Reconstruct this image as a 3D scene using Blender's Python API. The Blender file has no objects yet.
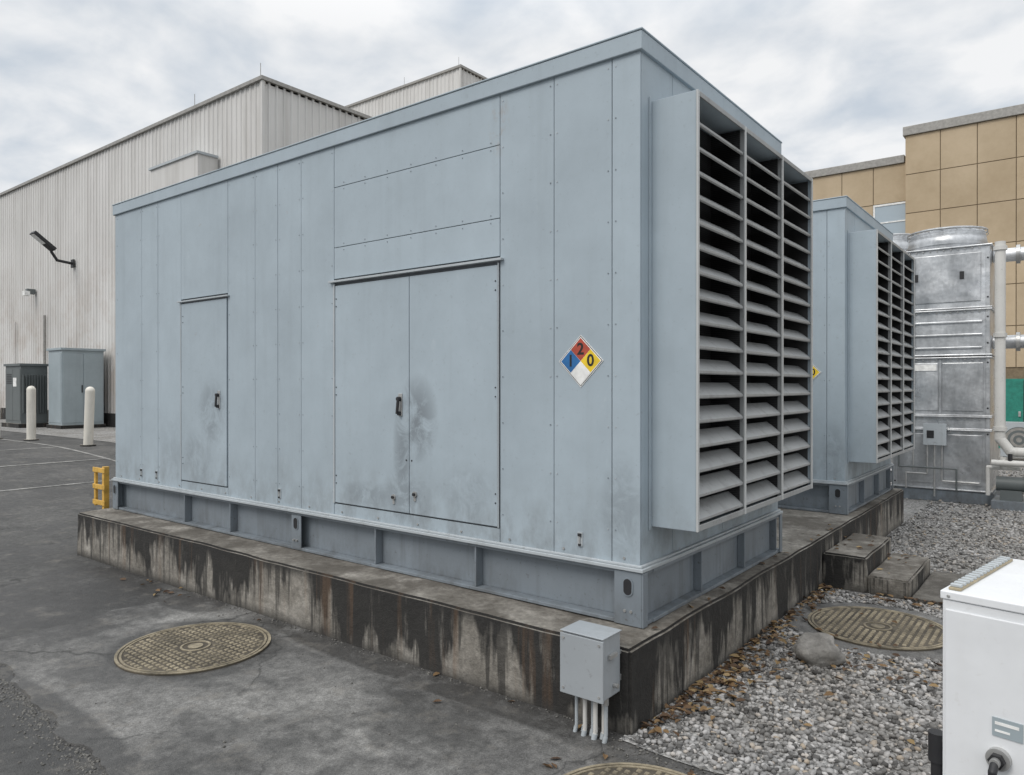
import bpy, bmesh, math, random
import numpy as np
from mathutils import Vector, Matrix, noise as mnoise
random.seed(7); rng=np.random.default_rng(7)
scene=bpy.context.scene
COL=scene.collection

# ---------------------------------------------------------------- materials
class M:
    def __init__(s,name,rough=.6,metal=0.0):
        s.m=bpy.data.materials.new(name); s.m.use_nodes=True
        s.nt=s.m.node_tree; s.b=s.nt.nodes['Principled BSDF']
        s.b.inputs['Roughness'].default_value=rough
        s.b.inputs['Metallic'].default_value=metal
        s._pos=None
    def n(s,t,**k):
        nd=s.nt.nodes.new(t)
        for a,b in k.items(): setattr(nd,a,b)
        return nd
    def link(s,a,b): s.nt.links.new(a,b)
    def set(s,inp,v):
        if hasattr(v,'links') or isinstance(v,bpy.types.NodeSocket): s.link(v,inp)
        else:
            if isinstance(v,(tuple,list)) and len(v)==3 and len(inp.default_value)==4: v=(*v,1)
            inp.default_value=v
    def pos(s):
        if s._pos is None: s._pos=s.n('ShaderNodeNewGeometry')
        return s._pos.outputs['Position']
    def geo(s): s.pos(); return s._pos
    def mapped(s,sc=(1,1,1),off=(0,0,0)):
        mp=s.n('ShaderNodeMapping'); s.link(s.pos(),mp.inputs['Vector'])
        mp.inputs['Scale'].default_value=sc; mp.inputs['Location'].default_value=off
        return mp.outputs[0]
    def noise(s,scale,detail=4,rough=.5,sc=(1,1,1),dist=0,off=(0,0,0)):
        nd=s.n('ShaderNodeTexNoise'); s.link(s.mapped(sc,off),nd.inputs['Vector'])
        nd.inputs['Scale'].default_value=scale; nd.inputs['Detail'].default_value=min(detail,5)
        nd.inputs['Roughness'].default_value=rough; nd.inputs['Distortion'].default_value=dist
        return nd.outputs['Fac']
    def voro(s,scale,feature='F1',out='Distance',sc=(1,1,1),rand=1):
        nd=s.n('ShaderNodeTexVoronoi',feature=feature); s.link(s.mapped(sc),nd.inputs['Vector'])
        nd.inputs['Scale'].default_value=scale; nd.inputs['Randomness'].default_value=rand
        return nd.outputs[out]
    def ramp(s,f,stops):
        nd=s.n('ShaderNodeValToRGB'); s.link(f,nd.inputs[0]); e=nd.color_ramp.elements
        while len(e)<len(stops): e.new(.5)
        for el,(p,c) in zip(e,stops):
            el.position=p; el.color=(c,c,c,1) if isinstance(c,(int,float)) else (*c,1)
        return nd.outputs[0]
    def mr(s,v,a,b,c=0,d=1):
        nd=s.n('ShaderNodeMapRange'); s.set(nd.inputs[0],v)
        for i,x in enumerate((a,b,c,d)): nd.inputs[i+1].default_value=x
        return nd.outputs[0]
    def mix(s,f,a,b,mode='MIX'):
        nd=s.n('ShaderNodeMix',data_type='RGBA',blend_type=mode)
        s.set(nd.inputs[0],f); s.set(nd.inputs[6],a); s.set(nd.inputs[7],b)
        return nd.outputs[2]
    def math(s,op,a,b=0.0):
        nd=s.n('ShaderNodeMath',operation=op); s.set(nd.inputs[0],a); s.set(nd.inputs[1],b)
        return nd.outputs[0]
    def blob(s,cx,cy,rx,ry,ia=0,ib=1):
        o=s.xyz(); dx=s.math('DIVIDE',s.math('SUBTRACT',o[ia],cx),rx); dz=s.math('DIVIDE',s.math('SUBTRACT',o[ib],cy),ry)
        d=s.math('ADD',s.math('MULTIPLY',dx,dx),s.math('MULTIPLY',dz,dz)); return s.mr(d,0,1,1,0)
    def xyz(s,vec=None):
        nd=s.n('ShaderNodeSeparateXYZ'); s.link(vec or s.pos(),nd.inputs[0]); return nd.outputs
    def color(s,v): s.set(s.b.inputs['Base Color'],v)
    def rough(s,v): s.set(s.b.inputs['Roughness'],v)
    def bump(s,h,strength=.3,dist=.01):
        nd=s.n('ShaderNodeBump'); nd.inputs['Strength'].default_value=strength
        nd.inputs['Distance'].default_value=dist; s.link(h,nd.inputs['Height'])
        prev=s.b.inputs['Normal']
        if prev.links: s.link(prev.links[0].from_socket,nd.inputs['Normal'])
        s.link(nd.outputs[0],prev)

def paint(name,c,rough=.45,dirt=.5,dcol=(.15,.148,.14),metal=0,zdirt=None,bump=.35,streak=.5):
    m=M(name,rough,metal)
    lo=tuple(x*.89 for x in c); hi=tuple(min(1,x*1.07) for x in c)
    base=m.ramp(m.noise(1.3,5,.68),[(.3,lo),(.7,hi)])
    base=m.mix(.7,base,m.ramp(m.geo().outputs['Random Per Island'],[(0,.94),(1,1.04)]),'MULTIPLY')
    st=m.ramp(m.noise(1.0,4,.65,sc=(8,8,.5)),[(.52,0),(.78,1)])
    base=m.mix(m.math('MULTIPLY',st,dirt*streak),base,dcol)
    sp=m.ramp(m.noise(30,3,.65),[(.62,0),(.74,1)])
    base=m.mix(m.math('MULTIPLY',sp,dirt*.45),base,dcol)
    if zdirt:
        z=m.xyz()[2]
        zz=m.mr(z,zdirt[0],zdirt[1],1,0)
        nn=m.ramp(m.noise(5,5,.7,sc=(1,1,.6)),[(.42,0),(.66,1)])
        base=m.mix(m.math('MULTIPLY',m.math('MULTIPLY',zz,nn),.55),base,dcol)
    m.color(base)
    m.rough(m.mr(st,0,1,rough,rough+.15))
    m.bump(m.noise(2.1,2,.5,sc=(1.3,1.3,.8)),bump,.016)
    return m

def flat(name,c,rough=.6,metal=0,var=.2,scale=12):
    m=M(name,rough,metal)
    m.color(m.ramp(m.noise(scale,3,.6),[(.3,tuple(x*(1-var) for x in c)),(.7,tuple(min(1,x*(1+var)) for x in c))]))
    return m.m

m=paint('enclosure_paint',(.375,.440,.485),.52,.55,(.16,.165,.165),zdirt=(.8,1.3),streak=.16)
m.b.inputs['Specular IOR Level'].default_value=.35
blot=m.ramp(m.noise(5,5,.75,dist=.8),[(.38,0),(.56,1)])
tot=None
for (cx,cz,rx,rz,st) in ((-1.78,1.60,.22,.34,.7),(-1.93,1.35,.11,.45,.6),(-4.52,1.58,.26,.36,.5),(-1.9,1.02,.28,.25,.5),(-4.8,1.15,.32,.3,.35),(-.12,1.1,.15,.4,.35),(-2.3,1.0,.4,.12,.4),(-1.3,1.1,.25,.25,.3),(-5.3,1.2,.3,.4,.2)):
    k=m.math('MULTIPLY',m.blob(cx,cz,rx,rz,0,2),st)
    tot=k if tot is None else m.math('MAXIMUM',tot,k)
src=m.b.inputs['Base Color'].links[0].from_socket
base=m.mix(m.math('MULTIPLY',tot,blot),src,(.14,.155,.17))
rb=m.math('MULTIPLY',m.blob(-1.03,3.55,.10,.22,0,2),m.ramp(m.noise(9,5,.7,sc=(1,1,.5)),[(.5,0),(.62,1)]))
rn=m.ramp(m.noise(3.3,5,.7,off=(11,3,2)),[(.69,0),(.75,1)])
base=m.mix(m.math('MULTIPLY',m.math('MAXIMUM',rb,rn),.5),base,(.30,.20,.12))
# pale scuffs and fine scratches
wr=m.ramp(m.noise(6,5,.8,sc=(1,1,.5),off=(3,0,1)),[(.62,0),(.72,1)])
base=m.mix(m.math('MULTIPLY',wr,.18),base,(.58,.62,.64))
m.color(base)
PAINT=m.m
PAINT_D=paint('frame_paint',(.205,.235,.262),.5,1.2,(.06,.054,.047),zdirt=(.45,.68),streak=.3).m
TRIM=paint('trim_paint',(.43,.465,.485),.5,1.0,streak=.3).m
ALU=paint('louver_aluminium',(.325,.335,.335),.48,1.2,(.11,.105,.095),streak=.4).m
LFR=paint('louver_frame_paint',(.52,.535,.53),.4,.6).m
GAP=flat('seam_gap',(.09,.10,.11))
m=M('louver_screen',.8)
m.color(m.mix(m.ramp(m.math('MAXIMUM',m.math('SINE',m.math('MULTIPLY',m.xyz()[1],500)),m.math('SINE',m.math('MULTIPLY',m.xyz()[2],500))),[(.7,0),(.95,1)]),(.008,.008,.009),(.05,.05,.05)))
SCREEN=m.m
DARK=flat('dark_rubber_and_holes',(.02,.02,.022),.5)
STEEL=flat('zinc_steel',(.45,.45,.44),.4,.6)

# concrete pad
m=M('pad_concrete',.88)
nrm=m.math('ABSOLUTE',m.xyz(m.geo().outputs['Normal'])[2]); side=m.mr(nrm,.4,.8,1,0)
z=m.xyz()[2]
base=m.ramp(m.noise(3.2,5,.75),[(.28,(.13,.118,.10)),(.5,(.235,.218,.19)),(.72,(.40,.375,.335))])
base=m.mix(.8,base,m.ramp(m.noise(22,4,.7),[(.3,.6),(.7,1.3)]),'MULTIPLY')
# broad run-down stains: wide vertical curtains with ragged lower ends
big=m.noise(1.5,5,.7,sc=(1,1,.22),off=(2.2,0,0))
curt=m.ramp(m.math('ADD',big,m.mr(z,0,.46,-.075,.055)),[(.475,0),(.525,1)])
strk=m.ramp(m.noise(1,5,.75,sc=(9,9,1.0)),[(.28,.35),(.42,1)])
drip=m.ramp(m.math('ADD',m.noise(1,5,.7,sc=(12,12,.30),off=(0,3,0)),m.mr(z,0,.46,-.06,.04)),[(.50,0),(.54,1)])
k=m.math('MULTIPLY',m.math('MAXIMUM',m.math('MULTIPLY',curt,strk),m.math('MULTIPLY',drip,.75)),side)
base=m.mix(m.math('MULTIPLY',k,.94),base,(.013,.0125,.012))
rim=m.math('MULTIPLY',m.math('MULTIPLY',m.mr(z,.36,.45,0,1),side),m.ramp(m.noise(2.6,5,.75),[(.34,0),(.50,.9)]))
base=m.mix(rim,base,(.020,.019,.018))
tb_=m.ramp(m.noise(1.8,5,.75,off=(6,2,0)),[(.42,0),(.58,1)])
base=m.mix(m.math('MULTIPLY',m.math('MULTIPLY',tb_,m.mr(side,0,1,1,0)),.75),base,(.07,.06,.048))
rs=m.ramp(m.noise(1,5,.6,sc=(7,7,.35),off=(5,0,0)),[(.58,0),(.68,1)])
base=m.mix(m.math('MULTIPLY',m.math('MULTIPLY',rs,side),.35),base,(.17,.10,.055))
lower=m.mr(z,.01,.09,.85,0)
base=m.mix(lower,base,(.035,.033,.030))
m.color(base)
m.bump(m.noise(16,5,.8),.8,.018)
PAD=m.m

def ground_mat(name,lo,mid,hi,crack=.5,agg=.5,wet=.3,scale=.9,blobs=(),light=()):
    m=M(name,.9)
    base=m.ramp(m.noise(scale,5,.7),[(.3,lo),(.5,mid),(.7,hi)])
    sp=m.ramp(m.voro(150,out='Color'),[(.1,.45),(.9,1.55)])
    base=m.mix(agg,base,sp,'MULTIPLY')
    mo=m.ramp(m.noise(13,5,.75),[(.35,.62),(.65,1.3)])
    base=m.mix(.8,base,mo,'MULTIPLY')
    v=m.n('ShaderNodeTexVoronoi',feature='DISTANCE_TO_EDGE')
    w=m.n('ShaderNodeTexNoise'); m.link(m.pos(),w.inputs['Vector']); w.inputs['Scale'].default_value=2.2; w.inputs['Detail'].default_value=5
    add=m.n('ShaderNodeVectorMath',operation='MULTIPLY_ADD'); m.link(w.outputs['Color'],add.inputs[0]); add.inputs[1].default_value=(.9,.9,0); m.link(m.pos(),add.inputs[2])
    m.link(add.outputs[0],v.inputs['Vector']); v.inputs['Scale'].default_value=.42
    cr=m.ramp(v.outputs['Distance'],[(.0014,1),(.0050,0)])
    cr=m.math('MULTIPLY',cr,m.ramp(m.noise(.7,3,.5,off=(5,5,0)),[(.38,.15),(.52,1)]))
    base=m.mix(m.math('MULTIPLY',cr,crack),base,(.02,.02,.019))
    wt=m.ramp(m.noise(.7,5,.7,off=(9,4,0)),[(.50,0),(.58,.8)])
    wn_=m.ramp(m.noise(1.9,5,.7,off=(2,4,0)),[(.36,0),(.48,1)])
    for (cx,cy,rx,ry) in light:
        b=m.math('MULTIPLY',m.mr(m.blob(cx,cy,rx,ry),0,.8,0,.5),wn_)
        base=m.mix(b,base,m.mix(1.0,base,(1.7,1.7,1.68),'MULTIPLY'))
    for (cx,cy,rx,ry) in blobs:
        b=m.math('MULTIPLY',m.mr(m.blob(cx,cy,rx,ry),0,.35,0,1),wn_)
        wt=m.math('MAXIMUM',wt,b)
    base=m.mix(m.math('MULTIPLY',wt,wet),base,(.022,.021,.020))
    sd=m.ramp(m.noise(3.5,5,.8,off=(1,7,0)),[(.54,0),(.70,1)])
    base=m.mix(m.math('MULTIPLY',sd,.35),base,(.24,.22,.19))
    m.color(base); m.rough(m.mr(wt,0,1,.88,.5))
    m.bump(m.voro(150),.45,.005); m.bump(m.noise(2.8,5,.7),.4,.03)
    return m.m
ASPH=ground_mat('asphalt',(.050,.050,.049),(.076,.075,.072),(.112,.109,.104),.9,.6,.65,.8,blobs=((-4.9,-1.15,.9,.8),(-5.3,-.7,.9,.5),(-3.0,-2.25,1.5,.30),(-4.9,-2.2,.6,.5)))
APRON=ground_mat('apron_concrete',(.090,.088,.085),(.14,.137,.131),(.20,.195,.186),.75,.55,.65,1.3,blobs=((-4.05,-1.5,.35,.7),(-4.0,-.5,.5,.25),(-2.6,-2.15,1.6,.20),(-1.2,-.42,2.2,.20),(-2.9,-1.05,.74,.64)),light=((-1.7,-1.2,1.5,.55),(-3.5,-.75,.6,.3)))
m=M('gravel_bed',.95)
m.color(m.mix(.9,m.ramp(m.noise(1.5,4),[(.3,(.65,.63,.60)),(.7,(1,1,1))]),m.ramp(m.voro(48,out='Color'),[(.1,(.09,.087,.083)),(.5,(.27,.265,.255)),(.95,(.49,.48,.46))]),'MULTIPLY'))
m.bump(m.math('SUBTRACT',1.0,m.voro(48)),1,.02)
GRAVEL=m.m
m=M('gravel_stone',.85)
m.color(m.mix(.8,m.ramp(m.geo().outputs['Random Per Island'],[(0,(.06,.058,.056)),(.25,(.17,.167,.162)),(.6,(.31,.305,.298)),(.88,(.48,.47,.46)),(1,(.36,.30,.23))]),m.ramp(m.noise(1.6,4,.7),[(.35,(.68,.65,.61)),(.6,(1.05,1.05,1.05))]),'MULTIPLY'))
STONE=m.m
m=M('leaf_litter',.8)
m.color(m.ramp(m.geo().outputs['Random Per Island'],[(0,(.05,.028,.016)),(.4,(.12,.07,.035)),(.8,(.22,.14,.065)),(1,(.30,.22,.11))]))
LEAF=m.m
m=M('manhole_iron',.7,.1)
m.color(m.ramp(m.noise(5,5,.8),[(.32,(.085,.075,.055)),(.5,(.235,.20,.14)),(.68,(.40,.345,.245))]))
IRON=m.m
IRON_D=flat('manhole_groove',(.075,.064,.048),.9,0,.5,6)
m=M('rock',.9); m.color(m.ramp(m.noise(9,5,.7),[(.3,(.13,.125,.115)),(.7,(.34,.325,.30))])); m.bump(m.noise(26,5,.75),.9,.015); ROCK=m.m

m=M('white_cladding',.6)
base=m.ramp(m.noise(.25,5,.6),[(.3,(.56,.55,.53)),(.7,(.68,.67,.65))])
st=m.ramp(m.noise(1,5,.7,sc=(2.2,2.2,.12)),[(.46,0),(.66,1)])
base=m.mix(m.math('MULTIPLY',st,.42),base,(.36,.345,.32))
zz=m.mr(m.xyz()[2],2.5,8,1,0); rs=m.ramp(m.noise(.7,5,.78),[(.46,0),(.62,1)])
base=m.mix(m.math('MULTIPLY',m.math('MULTIPLY',zz,rs),.42),base,(.37,.29,.23))
m.color(base); WCLAD=m.m
m=M('tan_panel',.8)
base=m.ramp(m.noise(.6,5,.7),[(.3,(.40,.31,.20)),(.7,(.52,.415,.285))])
base=m.mix(.4,base,m.ramp(m.geo().outputs['Random Per Island'],[(0,.85),(1,1.1)]),'MULTIPLY')
m.color(base); TAN=m.m
TANJ=flat('tan_joint',(.20,.155,.10),.9)
CAP=flat('roof_cap',(.30,.29,.27),.5,.2)
m=M('galvanised',.38,.7)
base=m.ramp(m.voro(30,out='Color'),[(.1,(.58,.595,.61)),(.9,(.70,.715,.73))])
base=m.mix(m.ramp(m.noise(1.6,5,.7,sc=(1,1,.4)),[(.36,.7),(.56,0)]),base,(.28,.29,.30))
base=m.mix(.7,base,m.ramp(m.geo().outputs['Random Per Island'],[(0,.78),(1,1.12)]),'MULTIPLY')
m.color(base); m.rough(m.mr(m.noise(2.5,3),.3,.7,.25,.55)); m.bump(m.noise(1.8,3),.7,.05); GALV=m.m
WHITE=paint('white_enamel',(.76,.775,.79),.35,.3,(.40,.37,.33),streak=.2).m
PVC=paint('white_pipe',(.60,.59,.56),.5,.7).m
YELL=flat('yellow_paint',(.60,.36,.07),.5,0,.3)
BOLL=paint('bollard_paint',(.70,.67,.60),.55,.7).m
CABB=paint('cabinet_blue',(.33,.385,.41),.5,.6,streak=.2).m
CABG=paint('cabinet_green_grey',(.12,.135,.135),.5,.5,streak=.2).m
JBOX=paint('junction_paint',(.34,.365,.385),.42,.8,streak=.25).m
GREEN=flat('green_paint',(.02,.20,.15),.5)
LINE=ground_mat('line_paint',(.13,.13,.125),(.28,.275,.26),(.42,.41,.39),.3,.6,.3,3)
m=M('window_glass',.08,0); m.color((.35,.42,.47)); m.b.inputs['Specular IOR Level'].default_value=1.0; GLASS=m.m
SR=flat('sign_red',(.42,.07,.04)); SB=flat('sign_blue',(.02,.14,.36)); SY=flat('sign_yellow',(.78,.55,.03)); SW=flat('sign_white',(.8,.8,.78)); SK=flat('sign_black',(.015,.015,.015))
BRASS=flat('faded_brass',(.40,.34,.23),.5,.4)

# ---------------------------------------------------------------- geometry
def empty(name,loc=(0,0,0),rz=0):
    e=bpy.data.objects.new(name,None); e.location=loc; e.rotation_euler=(0,0,rz); e.empty_display_size=.2
    COL.objects.link(e); return e
class G:
    def __init__(s): s.v=[]; s.f=[]; s.m=[]; s.mats=[]
    def add(s,vs,fs,mat):
        if mat not in s.mats: s.mats.append(mat)
        k=s.mats.index(mat); o=len(s.v)
        s.v+= [tuple(v) for v in vs]; s.f+=[tuple(i+o for i in f) for f in fs]; s.m+=[k]*len(fs)
    def box(s,x0,x1,y0,y1,z0,z1,mat,mx=None):
        vs=[(x0,y0,z0),(x1,y0,z0),(x1,y1,z0),(x0,y1,z0),(x0,y0,z1),(x1,y0,z1),(x1,y1,z1),(x0,y1,z1)]
        if mx: vs=[mx@Vector(v) for v in vs]
        s.add(vs,[(3,2,1,0),(4,5,6,7),(0,1,5,4),(1,2,6,5),(2,3,7,6),(3,0,4,7)],mat); return s
    def cyl(s,p0,p1,r,mat,n=20,r1=None,caps=True):
        p0=Vector(p0);p1=Vector(p1); r1=r if r1 is None else r1
        q=(p1-p0).to_track_quat('Z','Y'); a=[];
        for P,R in((p0,r),(p1,r1)):
            for i in range(n):
                t=2*math.pi*i/n; a.append(P+q@Vector((R*math.cos(t),R*math.sin(t),0)))
        fs=[(i,(i+1)%n,n+(i+1)%n,n+i) for i in range(n)]
        if caps: fs+=[tuple(range(n-1,-1,-1)),tuple(range(n,2*n))]
        s.add(a,fs,mat); return s
    def ball(s,c,r,mat,n=12):
        vs=[];fs=[];h=n//2
        for j in range(h+1):
            ph=math.pi*j/h
            for i in range(n):
                t=2*math.pi*i/n; vs.append((c[0]+r*math.sin(ph)*math.cos(t),c[1]+r*math.sin(ph)*math.sin(t),c[2]+r*math.cos(ph)))
        for j in range(h):
            for i in range(n): fs.append((j*n+i,(j+1)*n+i,(j+1)*n+(i+1)%n,j*n+(i+1)%n))
        s.add(vs,fs,mat); return s
    def tube(s,pts,r,mat,n=14):
        for a,b in zip(pts[:-1],pts[1:]): s.cyl(a,b,r,mat,n)
        for p in pts[1:-1]: s.ball(p,r*1.02,mat,n)
        return s
    def prism(s,poly,y0,y1,mat):
        n=len(poly); vs=[(p[0],y0,p[1]) for p in poly]+[(p[0],y1,p[1]) for p in poly]
        fs=[tuple(range(n)),tuple(range(2*n-1,n-1,-1))]+[(i+n,(i+1)%n+n,(i+1)%n,i) for i in range(n)]
        s.add(vs,fs,mat); return s
    def obj(s,name,parent=None,bevel=0,smooth=False,origin=None,solid=0):
        me=bpy.data.meshes.new(name)
        vs=s.v
        if origin: vs=[(v[0]-origin[0],v[1]-origin[1],v[2]-origin[2]) for v in vs]
        me.from_pydata(vs,[],s.f)
        for mt in s.mats: me.materials.append(mt)
        me.polygons.foreach_set('material_index',s.m)
        if smooth:
            me.polygons.foreach_set('use_smooth',[True]*len(me.polygons)); me.set_sharp_from_angle(angle=math.radians(40))
        me.update()
        ob=bpy.data.objects.new(name,me); COL.objects.link(ob)
        if origin: ob.location=origin
        if parent: ob.parent=parent
        if solid:
            md=ob.modifiers.new('s','SOLIDIFY'); md.thickness=solid
        if bevel:
            md=ob.modifiers.new('b','BEVEL'); md.width=bevel; md.segments=2; md.limit_method='ANGLE'; md.angle_limit=math.radians(40)
        return ob

# ---------------------------------------------------------------- camera
cam=bpy.data.cameras.new('camera'); cam.sensor_width=36; cam.lens=729/1024*36; cam.clip_end=3000; cam.clip_start=.05
co=bpy.data.objects.new('camera',cam); co.location=(1.970,-3.724,1.84); co.rotation_euler=(math.radians(89.88),0,math.radians(37.84))
COL.objects.link(co); scene.camera=co

# ---------------------------------------------------------------- world + sun
w=bpy.data.worlds.new('World'); scene.world=w; w.use_nodes=True; nt=w.node_tree; bg=nt.nodes['Background']
def wn(t,**k):
    n=nt.nodes.new(t)
    for a,b in k.items(): setattr(n,a,b)
    return n
L=nt.links.new
sky=wn('ShaderNodeTexSky',sky_type='NISHITA'); sky.sun_disc=False
tc=wn('ShaderNodeTexCoord'); sep=wn('ShaderNodeSeparateXYZ'); L(tc.outputs['Generated'],sep.inputs[0])
def wm(op,a,b):
    n=wn('ShaderNodeMath',operation=op)
    for i,x in enumerate((a,b)):
        if isinstance(x,(int,float)): n.inputs[i].default_value=x
        else: L(x,n.inputs[i])
    return n.outputs[0]
zc=wm('MAXIMUM',sep.outputs[2],0.0); den=wm('ADD',zc,.22)
cmb=wn('ShaderNodeCombineXYZ'); L(wm('DIVIDE',sep.outputs[0],den),cmb.inputs[0]); L(wm('DIVIDE',sep.outputs[1],den),cmb.inputs[1])
no=wn('ShaderNodeTexNoise'); L(cmb.outputs[0],no.inputs['Vector']); no.inputs['Scale'].default_value=4.2; no.inputs['Detail'].default_value=6; no.inputs['Roughness'].default_value=.5; no.inputs['Distortion'].default_value=.2
cr=wn('ShaderNodeValToRGB'); L(no.outputs['Fac'],cr.inputs[0]); e=cr.color_ramp.elements
e[0].position=.32; e[0].color=(.60,.66,.73,1); e[1].position=.60; e[1].color=(.94,.945,.95,1)
x=e.new(.45); x.color=(.75,.785,.825,1)
mr=wn('ShaderNodeMapRange'); L(zc,mr.inputs[0]); mr.inputs[1].default_value=.42; mr.inputs[2].default_value=.95; mr.inputs[3].default_value=10.0; mr.inputs[4].default_value=21
vm=wn('ShaderNodeVectorMath',operation='SCALE'); L(cr.outputs[0],vm.inputs[0]); L(mr.outputs[0],vm.inputs['Scale'])
mx=wn('ShaderNodeMix',data_type='RGBA'); mx.inputs[0].default_value=.94; L(sky.outputs[0],mx.inputs[6]); L(vm.outputs[0],mx.inputs[7])
L(mx.outputs[2],bg.inputs[0]); bg.inputs[1].default_value=.1
sl=bpy.data.lights.new('sun','SUN'); sl.energy=1.4; sl.angle=math.radians(25); sl.color=(1,.95,.89)
so=bpy.data.objects.new('sun',sl); COL.objects.link(so)
d=Vector((-.12,-.66,.74)).normalized()
so.rotation_euler=d.to_track_quat('Z','Y').to_euler(); so.location=(0,-10,20)
sky.sun_rotation=math.atan2(d.x,d.y); sky.sun_elevation=math.asin(d.z)
scene.view_settings.view_transform='Standard'; scene.view_settings.look='None'; scene.view_settings.exposure=0

# ---------------------------------------------------------------- ground
def ss(t): t=max(0,min(1,t)); return t*t*(3-2*t)
def gz(x,y): return .42*ss((-8.5-x)/9.5)
def sheet(name,xs,ys,off,mat):
    vs=[(x,y,gz(x,y)+off) for y in ys for x in xs]; n=len(xs)
    fs=[(j*n+i,j*n+i+1,(j+1)*n+i+1,(j+1)*n+i) for j in range(len(ys)-1) for i in range(n-1)]
    g=G(); g.add(vs,fs,mat); return g.obj(name,smooth=True)
xs=[-600,-200,-80,-50,-35]+[-30+i*.5 for i in range(61)]+[2,5,10,30,100,600]
ys=[-600,-100,-30,-10,-5,-2,0,2,5,10,20,50,150,600]
sheet('asphalt_ground',xs,ys,0,ASPH)
def edge(a,b,n,j,seed):
    out=[]
    for i in range(n):
        t=i/n; p=Vector(a).lerp(Vector(b),t); q=mnoise.noise(Vector((p.x*3,p.y*3,seed)))*j+mnoise.noise(Vector((p.x*13,p.y*13,seed)))*j*.3
        dd=(Vector(b)-Vector(a)).normalized(); out.append((p.x-dd.y*q,p.y+dd.x*q))
    return out
poly=edge((-4.25,-.3),(-4.15,-1.95),40,.08,1)+edge((-4.15,-1.95),(-1.6,-2.18),70,.10,2)+edge((-1.6,-2.18),(6,-2.3),40,.05,3)+[(6,-2.3),(6,-.3)]
g=G(); n=len(poly); g.add([(p[0],p[1],.012) for p in poly]+[(p[0]-.012*(1 if p[0]<-4 else 0),p[1]-.012,-.02) for p in poly],[tuple(range(n))]+[(i,i+n,(i+1)%n+n,(i+1)%n) for i in range(n)],APRON)
ap=g.obj('concrete_apron_pavement')
gp=edge((.1,-.42),(6,-.55),60,.05,5)+[(30,-.6),(30,22),(-30,22),(-30,7.1),(.1,7.1)]
g=G(); g.add([(p[0],p[1],.017) for p in gp],[tuple(range(len(gp)))],GRAVEL); g.obj('gravel_ground_bed')
sheet('gravel_verge_ground',[-34+i*.5 for i in range(40)],[4.6,5.5,7.7],.008,GRAVEL)
for i,x in enumerate((-11.9,-14.4,-16.9,-19.4)):
    sheet('parking_line_marking',[x-.04,x+.04],[-1.0+.3*i,3.2],.007,LINE)
sheet('parking_line_marking',[-24+i*.5 for i in range(26)],[3.22,3.30],.007,LINE)

# ---------------------------------------------------------------- pad
pad=empty('concrete_pad',(-3,3,0))
def rough_block(name,x0,x1,y0,y1,z0,z1,parent,step=.12,amp=.006,mat=PAD):
    bm=bmesh.new(); bmesh.ops.create_cube(bm,size=1)
    for v in bm.verts: v.co=Vector(((x0+x1)/2+v.co.x*(x1-x0),(y0+y1)/2+v.co.y*(y1-y0),(z0+z1)/2+v.co.z*(z1-z0)))
    bmesh.ops.bevel(bm,geom=list(bm.edges),offset=.016,segments=2,affect='EDGES')
    for ax,(a,b) in enumerate(((x0,x1),(y0,y1),(z0,z1))):
        k=int((b-a)/step)
        for i in range(1,k):
            co_=[0,0,0]; co_[ax]=a+(b-a)*i/k; nn=[0,0,0]; nn[ax]=1
            bmesh.ops.bisect_plane(bm,geom=list(bm.verts)+list(bm.edges)+list(bm.faces),plane_co=co_,plane_no=nn)
    for v in bm.verts:
        q=mnoise.noise_vector(v.co*2.1)*amp*1.3+mnoise.noise_vector(v.co*6)*amp*.4
        v.co+=q; v.co-=Vector(parent.location)
    me=bpy.data.meshes.new(name); bm.to_mesh(me); bm.free(); me.materials.append(mat)
    me.polygons.foreach_set('use_smooth',[True]*len(me.polygons)); me.set_sharp_from_angle(angle=math.radians(50))
    o=bpy.data.objects.new(name,me); COL.objects.link(o); o.parent=parent; return o
rough_block('slab',-6.66,.13,-.355,7.2,-.1,.462,pad,.14,.007)
st=empty('concrete_steps',(.5,3.8,0))
rough_block('upper_step',.138,.5,3.24,4.35,-.05,.33,st,.09,.006)
rough_block('lower_step',.506,.84,3.24,4.35,-.05,.18,st,.09,.006)
rough_block('landing',.846,1.45,3.2,4.4,-.05,.045,st,.12,.005)

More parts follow.
